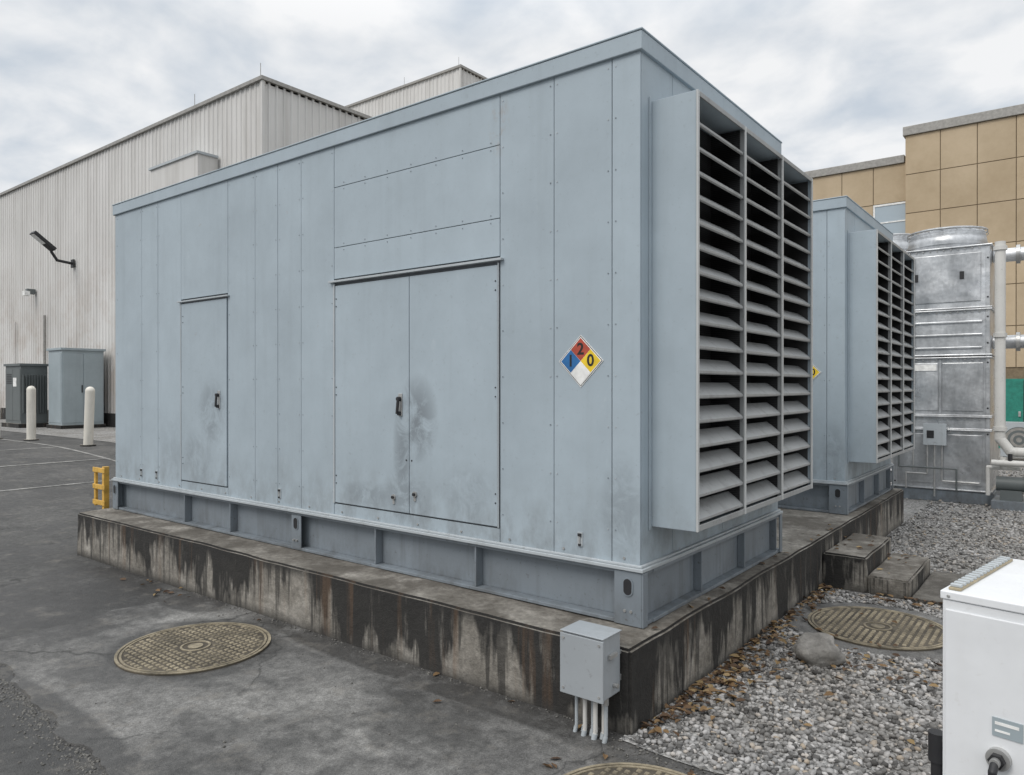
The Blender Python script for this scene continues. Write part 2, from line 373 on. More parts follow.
# ---------------------------------------------------------------- generator enclosure
def louver_blades(y0,y1):
    g=G(); n=17; p=(3.46-1.07)/n
    for i in range(n):
        z=1.072+i*p
        prof=[(.268,z-.008),(.277,z-.002),(.277,z+.012),(.255,z+.030),(.222,z+.056),(.196,z+.074),(.180,z+.086),(.165,z+.086)]
        for (a,b) in zip(prof[:-1],prof[1:]):
            g.add([(a[0],y0,a[1]),(a[0],y1,a[1]),(b[0],y1,b[1]),(b[0],y0,b[1])],[(0,1,2,3)],ALU)
    return g
def gen(y0):
    E=empty('generator_enclosure',(0,y0,0)); XL=-6.55; W=2.42; ZB=.80; ZT=3.76
    G().box(XL+.012,-.012,.012,W-.012,ZB+.01,ZT,GAP).obj('body_core',E)
    g=G(); gp=.0024
    def pn(x0,x1,z0,z1,yf=0): g.box(x0+gp,x1-gp,yf+random.uniform(0,.0015),.012,z0+gp,z1-gp,PAINT)
    xs=[XL,-5.93,-5.58,-5.11]
    for a,b in zip(xs[:-1],xs[1:]): pn(a,b,ZB,ZT)
    pn(-5.11,-4.26,2.70,ZT); pn(-5.11,-4.26,ZB,.895)
    xs=[-4.26,-3.82,-3.48,-3.15,-2.72]
    for a,b in zip(xs[:-1],xs[1:]): pn(a,b,ZB,ZT)
    pn(-2.72,-1.023,ZB,.905); pn(-2.72,-1.023,2.69,2.94); pn(-2.72,-1.023,2.94,3.42); pn(-2.72,-1.023,3.42,ZT)
    xs=[-1.023,-.594,-.183]
    for a,b in zip(xs[:-1],xs[1:]): pn(a,b,ZB,ZT)
    g.box(-.183+gp,0,0,.012,ZB+gp,ZT-gp,PAINT)
    for a,b in zip([.0125,.42,1.22,2.02],[.42,1.22,2.02,W]): g.box(-.012,0,a+gp,b-gp,ZB+gp,ZT-gp,PAINT)
    g.box(XL,-.0,W-.012,W,ZB,ZT,PAINT); g.box(XL,XL+.012,.0125,W-.0125,ZB,ZT,PAINT)
    g.obj('wall_panels',E,bevel=.0018)
    g=G(); g.box(XL-.02,.02,-.02,W+.02,ZT-.012,3.855,PAINT); g.box(XL-.026,.026,-.026,W+.026,3.856,3.868,PAINT)
    g.obj('roof',E,bevel=.005)
    g=G()
    g.box(-5.095,-4.275,-.006,.012,.905,2.655,PAINT)
    g.box(-2.70,-1.866,-.006,.012,.915,2.635,PAINT); g.box(-1.860,-1.04,-.006,.012,.915,2.635,PAINT)
    g.obj('doors',E,bevel=.003)
    g=G(); g.box(-5.14,-4.23,-.026,.0,2.670,2.684,TRIM); g.box(-2.76,-.99,-.03,.0,2.660,2.676,TRIM)
    g.box(-5.108,-5.098,-.010,0,.9,2.66,TRIM); g.box(-2.720,-2.703,-.012,0,.91,2.65,TRIM); g.box(-1.036,-1.028,-.010,0,.91,2.65,TRIM)
    g.obj('drip_rails',E,bevel=.002)
    g=G()
    for (x,z) in ((-4.40,1.72),(-1.95,1.71)):
        g.box(x-.020,x+.020,-.014,-.006,z-.09,z+.075,STEEL)
        mxr=Matrix.Translation((x,-.03,z))@Matrix.Rotation(.12,4,'Y')
        g.box(-.010,.010,-.014,.0,-.075,.05,DARK,mxr); g.cyl((x,-.014,z+.035),(x,-.042,z+.035),.017,DARK,14)
        g.box(x-.012,x+.012,-.034,-.014,z-.085,z-.055,DARK)
    g.obj('door_handles',E,bevel=.003)
    g=G()
    for (x,z) in ((-1.80,1.06),(-2.02,1.02)):
        g.cyl((x,-.006,z),(x,-.018,z),.021,STEEL); g.cyl((x,-.018,z),(x,-.030,z),.011,DARK); g.box(x-.010,x+.010,-.014,-.006,z-.05,z-.022,STEEL)
    for (x,z) in ((-1.835,1.30),(-1.89,1.30)): g.cyl((x,-.006,z),(x,-.010,z),.006,DARK,8)
    for x in (-5.93,-5.60,-3.45,-.40):
        g.box(x-.018,x+.018,-.006,0,.875,.96,TRIM); g.box(x-.005,x+.005,-.013,-.006,.885,.94,STEEL); g.box(x-.011,x+.011,-.016,-.006,.935,.952,DARK); g.box(x-.008,x+.008,-.015,-.006,.878,.89,DARK)
    for x,zz in ((-5.06,(1.1,1.8,2.5)),(-2.685,(1.1,1.8,2.5)),(-1.055,(1.1,1.8,2.5))):
        for z in zz:
            for k in (-.03,.03): g.cyl((x,-.006,z+k),(x,-.010,z+k),.005,DARK,8)
    x=-6.4
    while x<-.1: g.cyl((x,-.006,.845),(x,.0,.845),.008,STEEL,8); x+=.42
    g.obj('latches',E,smooth=True)
    g=G()
    for x in (-6.5,-5.955,-5.905,-5.605,-5.555,-4.235,-3.845,-3.795,-3.505,-3.455,-3.175,-3.125,-2.745,-.998,-.62,-.57,-.208,-.158):
        z=1.0
        while z<3.7: g.cyl((x,0,z),(x,-.003,z),.0045,PAINT_D if random.random()<.5 else TRIM,6); z+=.30
    for z in (2.965,2.915,3.395,3.445):
        for i in range(7):
            x=-2.6+i*.25; g.cyl((x,0,z),(x,-.003,z),.0045,PAINT_D,6)
    g.obj('rivets',E)
    g=G(); g.box(XL-.02,.035,-.035,W+.02,.783,.803,TRIM); g.box(XL-.008,.02,-.02,-.001,.804,.818,TRIM); g.box(.001,.02,.0,W,.804,.818,TRIM)
    g.obj('sill_trim',E,bevel=.003)
    g=G(); t=.014; zb=.468; zt=.781
    for (ya,yb,yw) in ((-.01,.12,.075),(W-.12,W+.01,W-.075)):
        g.box(XL,.02,ya,yb,zt-.022,zt,PAINT_D); g.box(XL,.02,ya,yb,zb,zb+.022,PAINT_D); g.box(XL,.01,yw-.006,yw+.006,zb+.022,zt-.022,PAINT_D)
    for x in (XL+.01,-5.05,-4.23,-2.24,-1.24): g.box(x,x+t,-.004,.068,zb+.023,zt-.023,PAINT_D)
    for x in (-3.27,): 
        g.box(x,x+.13,-.012,-.002,zb+.01,zt-.024,PAINT_D); g.box(x,x+t,-.002,.068,zb+.023,zt-.023,PAINT_D)
    g.box(-.155,.021,-.022,-.011,zb,zt-.003,PAINT_D); g.box(XL-.02,XL+.10,-.022,-.011,zb,zt-.003,PAINT_D)
    g.box(-.10,.025,.121,W-.121,zt-.022,zt,PAINT_D); g.box(-.10,.025,.121,W-.121,zb,zb+.022,PAINT_D); g.box(-.05,-.038,.0,W-.1,zb+.022,zt-.022,PAINT_D)
    g.box(.021,.032,-.0215,.035,zb,zt-.003,PAINT_D); g.box(.021,.032,W-.05,W+.01,zb,zt-.003,PAINT_D)
    for y in (.82,1.60): g.box(-.037,.018,y,y+t,zb+.023,zt-.023,PAINT_D)
    for y in (.5,1.2,1.9): g.box(XL+.2,-.2,y,y+.1,zb+.1,zt-.03,PAINT_D)
    g.box(XL+.1,-.06,.3,W-.3,.56,.62,DARK)
    g.obj('skid_frame',E,bevel=.003)
    g=G()
    for (x,yy) in ((-.065,-.022),(-3.205,-.012),(XL+.04,-.022)):
        for (r,dd,mt) in ((.034,.006,PAINT_D),(.026,.0075,DARK)):  # dark disc paints the shade of the oval hole; no opening is cut
            poly=[(x+r*math.cos(a),.69+.02*(1 if math.sin(a)>=0 else -1)+r*math.sin(a)) for a in [2*math.pi*i/24 for i in range(24)]]
            g.prism(poly,yy-dd,yy,mt)
    for x in (-.065,-3.205):
        for k in (-.02,.02): g.cyl((x+k,-.012,.55),(x+k,-.028,.55),.009,STEEL,8)
    g.obj('lifting_eyes',E)
    ya,yb=.135,2.367; zl,zh=1.02,3.50; X=.284
    g=G()
    g.box(.001,X-.006,ya,ya+.012,zl,zh,PAINT); g.box(.001,X-.006,yb-.012,yb,zl,zh,PAINT)
    g.box(.001,X-.006,ya+.0125,yb-.0125,zh-.012,zh,PAINT); g.box(.001,X-.006,ya+.0125,yb-.0125,zl,zl+.012,PAINT)
    g.box(.001,.008,ya-.03,ya-.001,zl-.02,zh+.02,PAINT)
    g.obj('louver_hood',E,bevel=.004)
    g=G()
    Y=[ya,ya+(yb-ya)/3,ya+2*(yb-ya)/3,yb]
    for i,y in enumerate(Y):
        a,b=(y-.002,y+.022) if i==0 else ((y-.026,y+.002) if i==3 else (y-.012,y+.012))
        g.box(X-.005,X+.006,a,b,zl,zh,LFR)
        if 0<i<3: g.box(.14,X-.006,y-.003,y+.003,zl+.02,zh-.02,ALU)
    g.box(X-.004,X+.005,ya+.03,yb-.03,zh-.030,zh-.001,ALU); g.box(X-.004,X+.005,ya+.03,yb-.03,zl+.001,zl+.035,ALU)
    g.obj('louver_frame',E,bevel=.002)
    b=G()
    for i in range(3):
        l=louver_blades(Y[i]+.014,Y[i+1]-.014); b.add(l.v,l.f,ALU)
    ob=b.obj('louver_blades',E,solid=.003)
    bm=bmesh.new(); bm.from_mesh(ob.data); bmesh.ops.remove_doubles(bm,verts=bm.verts,dist=.0005)
    bm.to_mesh(ob.data); bm.free()
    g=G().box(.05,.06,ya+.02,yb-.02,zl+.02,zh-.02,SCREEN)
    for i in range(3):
        g.box(.061,.255,Y[i]+.0125,Y[i]+.0135,zl+.02,zh-.02,SCREEN)  # near-black sheets added along bay sides to keep blade gaps dark
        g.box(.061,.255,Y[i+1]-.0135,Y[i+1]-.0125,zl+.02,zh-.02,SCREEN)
    g.obj('bird_screen_and_dark_liners',E)
    return E
gen(0); gen(4.61)

# hazard signs
def hazard(y0):
    S=empty('hazard_diamond_sign',(-.396,y0-.001,1.99))
    D=.158
    def dia(c,r,y0_,y1_,mat,g): g.prism([(c[0],c[1]-r),(c[0]+r,c[1]),(c[0],c[1]+r),(c[0]-r,c[1])],y0_,y1_,mat)
    g=G(); dia((0,0),D,-.003,0,SW,g); dia((0,0),D*.965,-.0038,-.003,SK,g); dia((0,0),D*.93,-.0046,-.0038,SW,g)
    q=D*.445; r=q*.985
    for c,mt in (((0,q),SR),((-q,0),SB),((q,0),SY),((0,-q),SW)):
        dia(c,r,-.0054,-.0047,mt,g)
    g.obj('diamond_plate',S)
    for ch,x,z in (('2',0,q),('1',-q,0),('0',q,0)):
        cu=bpy.data.curves.new('numeral','FONT'); cu.body=ch; cu.size=.098; cu.align_x='CENTER'; cu.align_y='CENTER'; cu.offset=.0024; cu.extrude=.0003
        o=bpy.data.objects.new('numeral',cu); COL.objects.link(o); o.parent=S; o.location=(x,-.0060,z); o.rotation_euler=(math.radians(90),0,0); cu.materials.append(SK)
hazard(0); hazard(4.61)

# ---------------------------------------------------------------- junction box
J=empty('junction_box',(-.04,-.46,0))
def jp(g,name,**k):
    g.v=[(v[0]+.04,v[1]+.46,v[2]) for v in g.v]; return g.obj(name,J,**k)
g=G().box(-.165,.082,-.545,-.37,.245,.56,JBOX); jp(g,'body',bevel=.006)
g=G().box(-.172,.089,-.558,-.546,.24,.553,JBOX).box(-.172,.089,-.558,-.365,.561,.567,JBOX); jp(g,'lid',bevel=.003)
g=G()
for x in (-.15,.065):
    for z in (.27,.53): g.cyl((x,-.558,z),(x,-.562,z),.007,STEEL,8)
g.box(.083,.10,-.50,-.43,.45,.47,STEEL); g.box(-.16,.08,-.37,-.352,.3,.33,STEEL); g.box(-.16,.08,-.37,-.352,.44,.456,STEEL)
g.cyl((.083,-.44,.30),(.11,-.44,.30),.012,STEEL,10); jp(g,'screws')
g=G()
for i,(x,y,r) in enumerate(((-.125,-.47,.009),(-.095,-.44,.009),(-.066,-.48,.011),(-.035,-.45,.011),(-.003,-.48,.012),(.030,-.45,.012),(.060,-.48,.010))):
    g.tube([(x-.008,y-.006,0),(x,y,.05),(x,y,.245)],r,PVC if i%3 else TRIM,12); g.cyl((x,y,.205),(x,y,.24),r*1.45,STEEL,12); g.cyl((x-.007,y-.005,.008),(x-.002,y-.001,.04),r*1.25,TRIM,12)
jp(g,'conduits',smooth=True)

# ---------------------------------------------------------------- manholes
def manhole(c,r,z0,collar=None):
    H=empty('manhole_cover',(c[0],c[1],0)); g=G()
    if collar:
        n=48; vs=[];
        for i in range(n):
            t=2*math.pi*i/n; rr=collar*(1+.05*mnoise.noise(Vector((math.cos(t)*2,math.sin(t)*2,c[0])))); vs.append((rr*math.cos(t),rr*math.sin(t)))
        g.add([(a,b,z0) for a,b in vs]+[(a*1.02,b*1.02,0) for a,b in vs],[tuple(range(n))]+[(i,i+n,(i+1)%n+n,(i+1)%n) for i in range(n)],APRON)
        g.obj('collar',H); z0+=.001; g=G()
    g.cyl((0,0,z0),(0,0,z0+.010),r,IRON_D,64); 
    def ring(ra,rb,h,mat):
        n=64; vs=[]
        for R_,z in ((ra,z0+.01),(ra,h),(rb,h),(rb,z0+.01)): vs+=[(R_*math.cos(2*math.pi*i/n),R_*math.sin(2*math.pi*i/n),z) for i in range(n)]
        g.add(vs,[(k*n+i,k*n+(i+1)%n,(k+1)*n+(i+1)%n,(k+1)*n+i) for k in range(3) for i in range(n)],mat)
    ring(r+.001,r*.965,z0+.015,IRON); ring(r*.945,r*.915,z0+.0145,IRON); ring(r*.20,r*.17,z0+.015,IRON); ring(r*.10,.001,z0+.015,IRON)
    p=r*.095; k=int(r/p)+1
    for i in range(-k,k+1):
        for j in range(-k,k+1):
            x,y=i*p,j*p; q=math.hypot(x,y)
            if q<r*.88 and q>r*.23:
                s=p*.30; h=z0+.016
                g.add([(x-s,y-s,z0+.0095),(x+s,y-s,z0+.0095),(x+s,y+s,z0+.0095),(x-s,y+s,z0+.0095),(x-s*.8,y-s*.8,h),(x+s*.8,y-s*.8,h),(x+s*.8,y+s*.8,h),(x-s*.8,y+s*.8,h)],[(4,5,6,7),(0,1,5,4),(1,2,6,5),(2,3,7,6),(3,0,4,7)],IRON)
    g.obj('lid',H)
manhole((-2.90,-1.06),.50,.012); manhole((.50,-.97),.43,.012); manhole((.78,2.30),.49,.018,.66)

# rock
bm=bmesh.new(); bmesh.ops.create_icosphere(bm,subdivisions=4,radius=1)
for v in bm.verts:
    n_=mnoise.noise(v.co*1.1+Vector((4,2,1)))*.35+mnoise.noise(v.co*3.5)*.12
    v.co*=1+n_; v.co=Vector((v.co.x*.15,v.co.y*.125,v.co.z*.115))
me=bpy.data.meshes.new('rock'); bm.to_mesh(me); bm.free(); me.materials.append(ROCK); me.polygons.foreach_set('use_smooth',[True]*len(me.polygons))
o=bpy.data.objects.new('boulder_rock',me); o.location=(.62,1.30,.09); o.rotation_euler=(0,0,.5); COL.objects.link(o)

# ---------------------------------------------------------------- gravel stones
bm=bmesh.new(); bmesh.ops.create_icosphere(bm,subdivisions=1,radius=1); bm.verts.ensure_lookup_table()
IV=np.array([v.co[:] for v in bm.verts]); IF=np.array([[v.index for v in f.verts] for f in bm.faces]); bm.free()
def stones(name,pts,rmin,rmax,mat=STONE,zb=.017):
    n=len(pts); r=rmin+(rmax-rmin)*rng.uniform(0,1,n)**1.6
    sc=np.stack([r*rng.uniform(.8,1.5,n),r*rng.uniform(.7,1.1,n),r*rng.uniform(.5,.85,n)],1)
    V=IV[None]*(1+rng.uniform(-.22,.22,(n,12,1)))*sc[:,None,:]
    a=rng.uniform(0,6.28,n); t=rng.uniform(-.6,.6,n); ca,sa=np.cos(a)[:,None],np.sin(a)[:,None]; ct,stt=np.cos(t)[:,None],np.sin(t)[:,None]
    x,y,z=V[...,0],V[...,1],V[...,2]; x,z=x*ct-z*stt,x*stt+z*ct; x,y=x*ca-y*sa,x*sa+y*ca
    P=np.array(pts); V=np.stack([x+P[:,0:1],y+P[:,1:2],z+zb+(r*rng.uniform(.1,.7,n))[:,None]+(P[:,2:3] if P.shape[1]>2 else 0)],-1).reshape(-1,3)
    F=(IF[None]+np.arange(n)[:,None,None]*12).reshape(-1,3)
    me=bpy.data.meshes.new(name); me.vertices.add(len(V)); me.vertices.foreach_set('co',V.ravel().astype(np.float32))
    me.loops.add(F.size); me.loops.foreach_set('vertex_index',F.ravel().astype(np.int32))
    me.polygons.add(len(F)); me.polygons.foreach_set('loop_start',np.arange(0,F.size,3,dtype=np.int32)); 
    me.update(calc_edges=True); me.validate(); me.materials.append(mat)
    o=bpy.data.objects.new(name,me); COL.objects.link(o); return o
def ok(x,y):
    if x<.15 or (x-.78)**2+(y-2.30)**2<.64**2: return False
    if .13<x<1.47 and 3.18<y<4.42: return False
    return True
pts=[]
for i in range(19000):
    x=random.uniform(.15,2.3); y=random.uniform(-.46,3.6)
    if y<-.40+.05*mnoise.noise(Vector((x*4,y,1))) : continue
    if ok(x,y): pts.append((x,y))
for i in range(9500):
    x=random.uniform(.15,2.6); y=random.uniform(3.6,9.4)
    if ok(x,y): pts.append((x,y))
stones('gravel',pts,.008,.021)
pts=[(random.uniform(-1,6),random.uniform(9.4,16)) for i in range(4000)]
stones('gravel.001',pts,.016,.03)
pts=[]
for i in range(2200):
    t=random.random(); x=-4.2+t*3.6; y=-2.02-.16*min(1,t*1.2)-abs(random.gauss(0,.08))
    pts.append((x,y,-.02))
for i in range(130): pts.append((random.uniform(-4,1.0),random.uniform(-2.1,-.4),-.006))
for i in range(320): pts.append((random.uniform(.1,1.5),-.42-abs(random.gauss(0,.12)),-.004))
for i in range(300): pts.append((random.uniform(-4.2,.1),-.36-abs(random.gauss(0,.03)),-.006))
STONE_D=flat('debris_stone',(.13,.125,.115),.9,0,.6,60)
stones('loose_debris',pts,.003,.009,STONE_D)

# leaves
def leaves(name,pts):
    g=G()
    for (x,y,z) in pts:
        s=random.uniform(.012,.030); a=random.uniform(0,6.28); up=random.uniform(.1,.6)*s; mxr=Matrix.Translation((x,y,z+.004))@Matrix.Rotation(a,4,'Z')@Matrix.Rotation(random.uniform(-.5,.5),4,'X')
        vs=[(-s*1.3,0,0),(-s*.4,-s*.6,up),(s*.5,-s*.55,up*.7),(s*1.4,0,up*.3),(s*.5,s*.6,up),(-s*.4,s*.55,up*.8),(0,0,0)]
        g.add([mxr@Vector(v) for v in vs],[(0,1,6),(1,2,6),(2,3,6),(3,4,6),(4,5,6),(5,0,6)],LEAF)
    g.obj(name)
P=[]
for i in range(300): P.append((.15+abs(random.gauss(0,.07)),random.uniform(-.3,3.2),random.uniform(.025,.05)))
for i in range(130): P.append((.17+abs(random.gauss(0,.15)),random.gauss(.7,.35),random.uniform(.025,.05)))
for i in range(60): P.append((random.uniform(.2,1.3),random.gauss(1.45,.2),.04))
for i in range(22): P.append((random.uniform(.15,1.9),random.uniform(-.3,3.2),.04))
for i in range(40): P.append((random.uniform(.55,1.4),random.uniform(3.0,3.22),.04))
for i in range(14): P.append((random.uniform(.15,.49),random.uniform(3.3,4.3),.335))
for i in range(14): P.append((random.uniform(.5,.82),random.uniform(3.3,4.3),.185))
for i in range(5): P.append((random.uniform(-4.5,.3),-.37-abs(random.gauss(0,.05)),.014))
for i in range(12): P.append((random.gauss(-4.6,.3),random.gauss(-.5,.08),.006))
for i in range(4): P.append((random.uniform(-1.2,0),random.uniform(-1.1,-.5),.014))
for i in range(14): P.append((random.uniform(.1,2.0),-.45-abs(random.gauss(0,.12)),.014))
for i in range(12): P.append((random.uniform(.035,.12),random.uniform(0,4),.468))
leaves('leaf_litter',P)

# ---------------------------------------------------------------- yellow guard
Yg=empty('yellow_guard_rail',(-6.86,0,0))
g=G(); g.box(.04,.09,-.03,.03,0,.92,YELL)
for z in (.85,.66,.48): g.box(-.17,.13,-.045,-.031,z,z+.055,YELL)
g.box(-.17,-.13,-.03,.0,.46,.90,YELL)
g.obj('frame',Yg,bevel=.004)

# ---------------------------------------------------------------- bollards
for (x,y,tl) in ((-19.6,3.6,0),(-16.8,3.85,.12),(-20.9,3.2,0)):
    B=empty('bollard',(x,y,gz(x,y)),0); g=G(); g.cyl((0,0,-.1),(tl,0,1.32),.105,BOLL,24); g.ball((tl,0,1.32),.105,BOLL,24); g.cyl((0,0,0),(0,0,.03),.17,PAD,24); g.obj('post',B,smooth=True)

# ---------------------------------------------------------------- cabinets left
C=empty('utility_cabinet',(-24.9,6.75,.42)); g=G()
g.box(-.55,.55,-.65,.65,.12,2.6,CABB); g.box(-.6,.6,-.7,.7,2.6,2.68,CABB); g.box(-.6,.6,-.7,.7,0,.12,PAD)
g.box(.551,.565,-.62,-.01,.2,2.5,CABB); g.box(.551,.565,.01,.62,.2,2.5,CABB); g.box(-.5,.5,-.665,-.651,.2,2.5,CABB)
g.box(.566,.60,-.06,-.03,1.2,1.45,DARK); g.obj('cabinet_body',C,bevel=.01)
C=empty('electrical_transformer',(-26.8,5.9,.42)); g=G()
g.box(-.7,.7,-.4,.4,.15,2.1,CABG); g.box(-.75,.75,-.45,.45,2.1,2.18,CABG); g.box(-.8,.8,-.5,.5,0,.15,PAD)
for i in range(9): g.box(.701,.78,-.36+i*.085,-.34+i*.085,.5,1.8,CABG)
for i in range(2): g.box(-.66+i*.67,-.01+i*.67,-.415,-.401,.25,2.0,CABG)
for i in range(6): g.box(-.55,-.1,-.425,-.416,1.5+i*.06,1.53+i*.06,DARK)
g.box(.05,.35,-.42,-.416,1.4,1.7,SW)
g.obj('transformer_body',C,bevel=.01)
C=empty('electrical_transformer',(-26.3,7.1,.42)); g=G(); g.box(-.5,.5,-.4,.4,.1,1.9,CABG); g.box(-.55,.55,-.45,.45,1.9,1.96,CABG)
for i in range(8): g.box(.501,.56,-.34+i*.09,-.32+i*.09,.4,1.6,CABG)
g.obj('transformer_body',C,bevel=.01)

# ---------------------------------------------------------------- white building
def clad(g,a,b,z0,z1,nx,ny,mat,pitch=.24,dep=.028):
    a=Vector(a);b=Vector(b);Ld=(b-a).length;dd=(b-a).normalized(); nn=Vector((nx,ny)); k=int(Ld/pitch); pts=[]
    for i in range(k):
        for t,o in((0,0),(.62,0),(.70,dep),(.92,dep)): p=a+dd*((i+t)*pitch)+nn*o; pts.append(p)
    pts.append(b); n=len(pts)
    g.add([(p.x,p.y,z0) for p in pts]+[(p.x,p.y,z1) for p in pts],[(i,i+1,n+i+1,n+i) for i in range(n-1)],mat)
def wbuild(x0,x1,y0,y1,H,split,name='white_warehouse_building'):
    B=empty(name,((x0+x1)/2,(y0+y1)/2,0)); Lc=B.location
    def fin(g,nm,**k):
        g.v=[(v[0]-Lc.x,v[1]-Lc.y,v[2]) for v in g.v]; return g.obj(nm,B,**k)
    g=G(); clad(g,(x0,y0),(x1,y0),.9,H,0,-1,WCLAD); clad(g,(x1,y0),(x1,y1),.9,H,1,0,WCLAD); fin(g,'cladding')
    g=G().box(x0,x1-.05,y0+.05,y1,0,H-.05,WCLAD); fin(g,'core')
    g=G().box(x0,x1+.04,y0-.05,y1,0,.9,PAD); fin(g,'plinth')
    g=G(); g.box(x0,x1+.1,y0-.1,y0+.1,H,H+.10,CAP); g.box(x1-.1,x1+.1,y0+.101,y1,H,H+.10,CAP)
    g.box(x1-.02,x1+.06,y0-.06,y0+.02,.9,H,WCLAD)
    g.box(x0,x1,y0+.1,y1,H-.05,H+.02,CAP); fin(g,'roof_trim')
    g=G()
    for i in (0,2): g.cyl((x1-.1-i*1.7,y0,H+.1),(x1-.1-i*1.7,y0,H+.5),.009,CAP,6)
    fin(g,'lightning_rods')
    return B,fin
B,fin=wbuild(-85,-15.36,7.66,19.9,10.05,0)
g=G(); g.box(-20.2,-17.5,7.0,7.60,5.5,8.35,WCLAD); g.box(-20.25,-17.45,6.95,7.6,8.351,8.42,TRIM); fin(g,'vent_box')
g=G()
for x in (-22.5,-33,-38): g.cyl((x,7.56,.5),(x,7.56,4.5),.04,WCLAD,10)
g.cyl((-29.9,7.56,.5),(-29.9,7.56,4.6),.05,CAP,10)
fin(g,'downpipes')
wbuild(-85,-19.3,20,45,15.7,0,'white_warehouse_building')
Ld=empty('wall_floodlight',(-27.3,7.6,6.35)); g=G()
g.box(-.12,.12,-.06,0,-.15,.15,DARK); g.tube([(0,-.05,0),(0,-.55,.05),(0,-.75,.35)],.05,DARK)
mxr=Matrix.Translation((0,-.95,.62))@Matrix.Rotation(math.radians(-38),4,'X')
g.box(-.20,.20,-.50,.36,-.05,.07,DARK,mxr); g.box(-.16,.16,-.46,.0,-.065,-.051,SW,mxr); g.obj('lamp_head',Ld,bevel=.01)
Ld=empty('wall_floodlight',(-31.0,7.6,5.6)); g=G(); g.box(-.1,.1,-.3,0,-.1,.1,CABG); g.box(-.12,.12,-.40,-.2,-.18,.0,SW); g.obj('lamp_head',Ld,bevel=.01)

# ---------------------------------------------------------------- tan building
B=empty('tan_panel_building',(0,24,0))
def tb(g,name,**k):
    g.v=[(v[0],v[1]-24,v[2]) for v in g.v]; return g.obj(name,B,**k)
g=G(); g.box(-2.30,45,22.03,45,0,9.9,TANJ); g.box(-40,-2.30,22.33,45,0,9.0,TANJ); tb(g,'core')
g=G(); gg=.012
x=-2.34; col=0
while x<20:
    x2=x+.96
    for r in range(8):
        z0=9.7-(r+1)*1.22; z1=9.7-r*1.22
        if z0<0: z0=0
        if 0.0<x+.5<1.6 and z0<1.9: continue
        g.box(x+gg,x2-gg,22.0,22.03,z0+gg,z1-gg,TAN)
    x=x2
for r in range(8): g.box(-2.34,-2.305,22.031,22.33,9.7-(r+1)*1.22+gg if r<7 else 0,9.7-r*1.22-gg,TAN)
x=-2.36
while x>-16:
    x2=x-.96
    for r in range(8):
        z0=8.95-(r+1)*1.22; z1=8.95-r*1.22
        if z0<0: z0=0
        if r==1 and x>-2.4: continue
        g.box(x2+gg,x-gg,22.3,22.33,z0+gg,z1-gg,TAN)
    x=x2
tb(g,'wall_panels')
g=G(); g.box(-2.40,45,21.93,22.3,9.70,9.98,CAP); g.box(-40,-2.41,22.23,22.6,8.95,9.20,CAP); tb(g,'parapet_cap',bevel=.01)
g=G(); g.box(-3.31,-2.37,22.305,22.325,6.53,7.71,GLASS); g.box(-3.32,-2.37,22.285,22.304,7.66,7.72,SW); g.box(-3.32,-2.37,22.285,22.304,7.1,7.14,SW); g.box(-3.32,-3.27,22.285,22.304,6.53,7.659,SW); tb(g,'window')
g=G(); g.box(.02,1.45,21.96,22.02,0,2.05,GREEN); g.box(.72,.75,21.95,21.959,.05,2.0,DARK); g.box(.6,.66,21.93,21.959,.95,1.1,STEEL); tb(g,'green_door',bevel=.01)

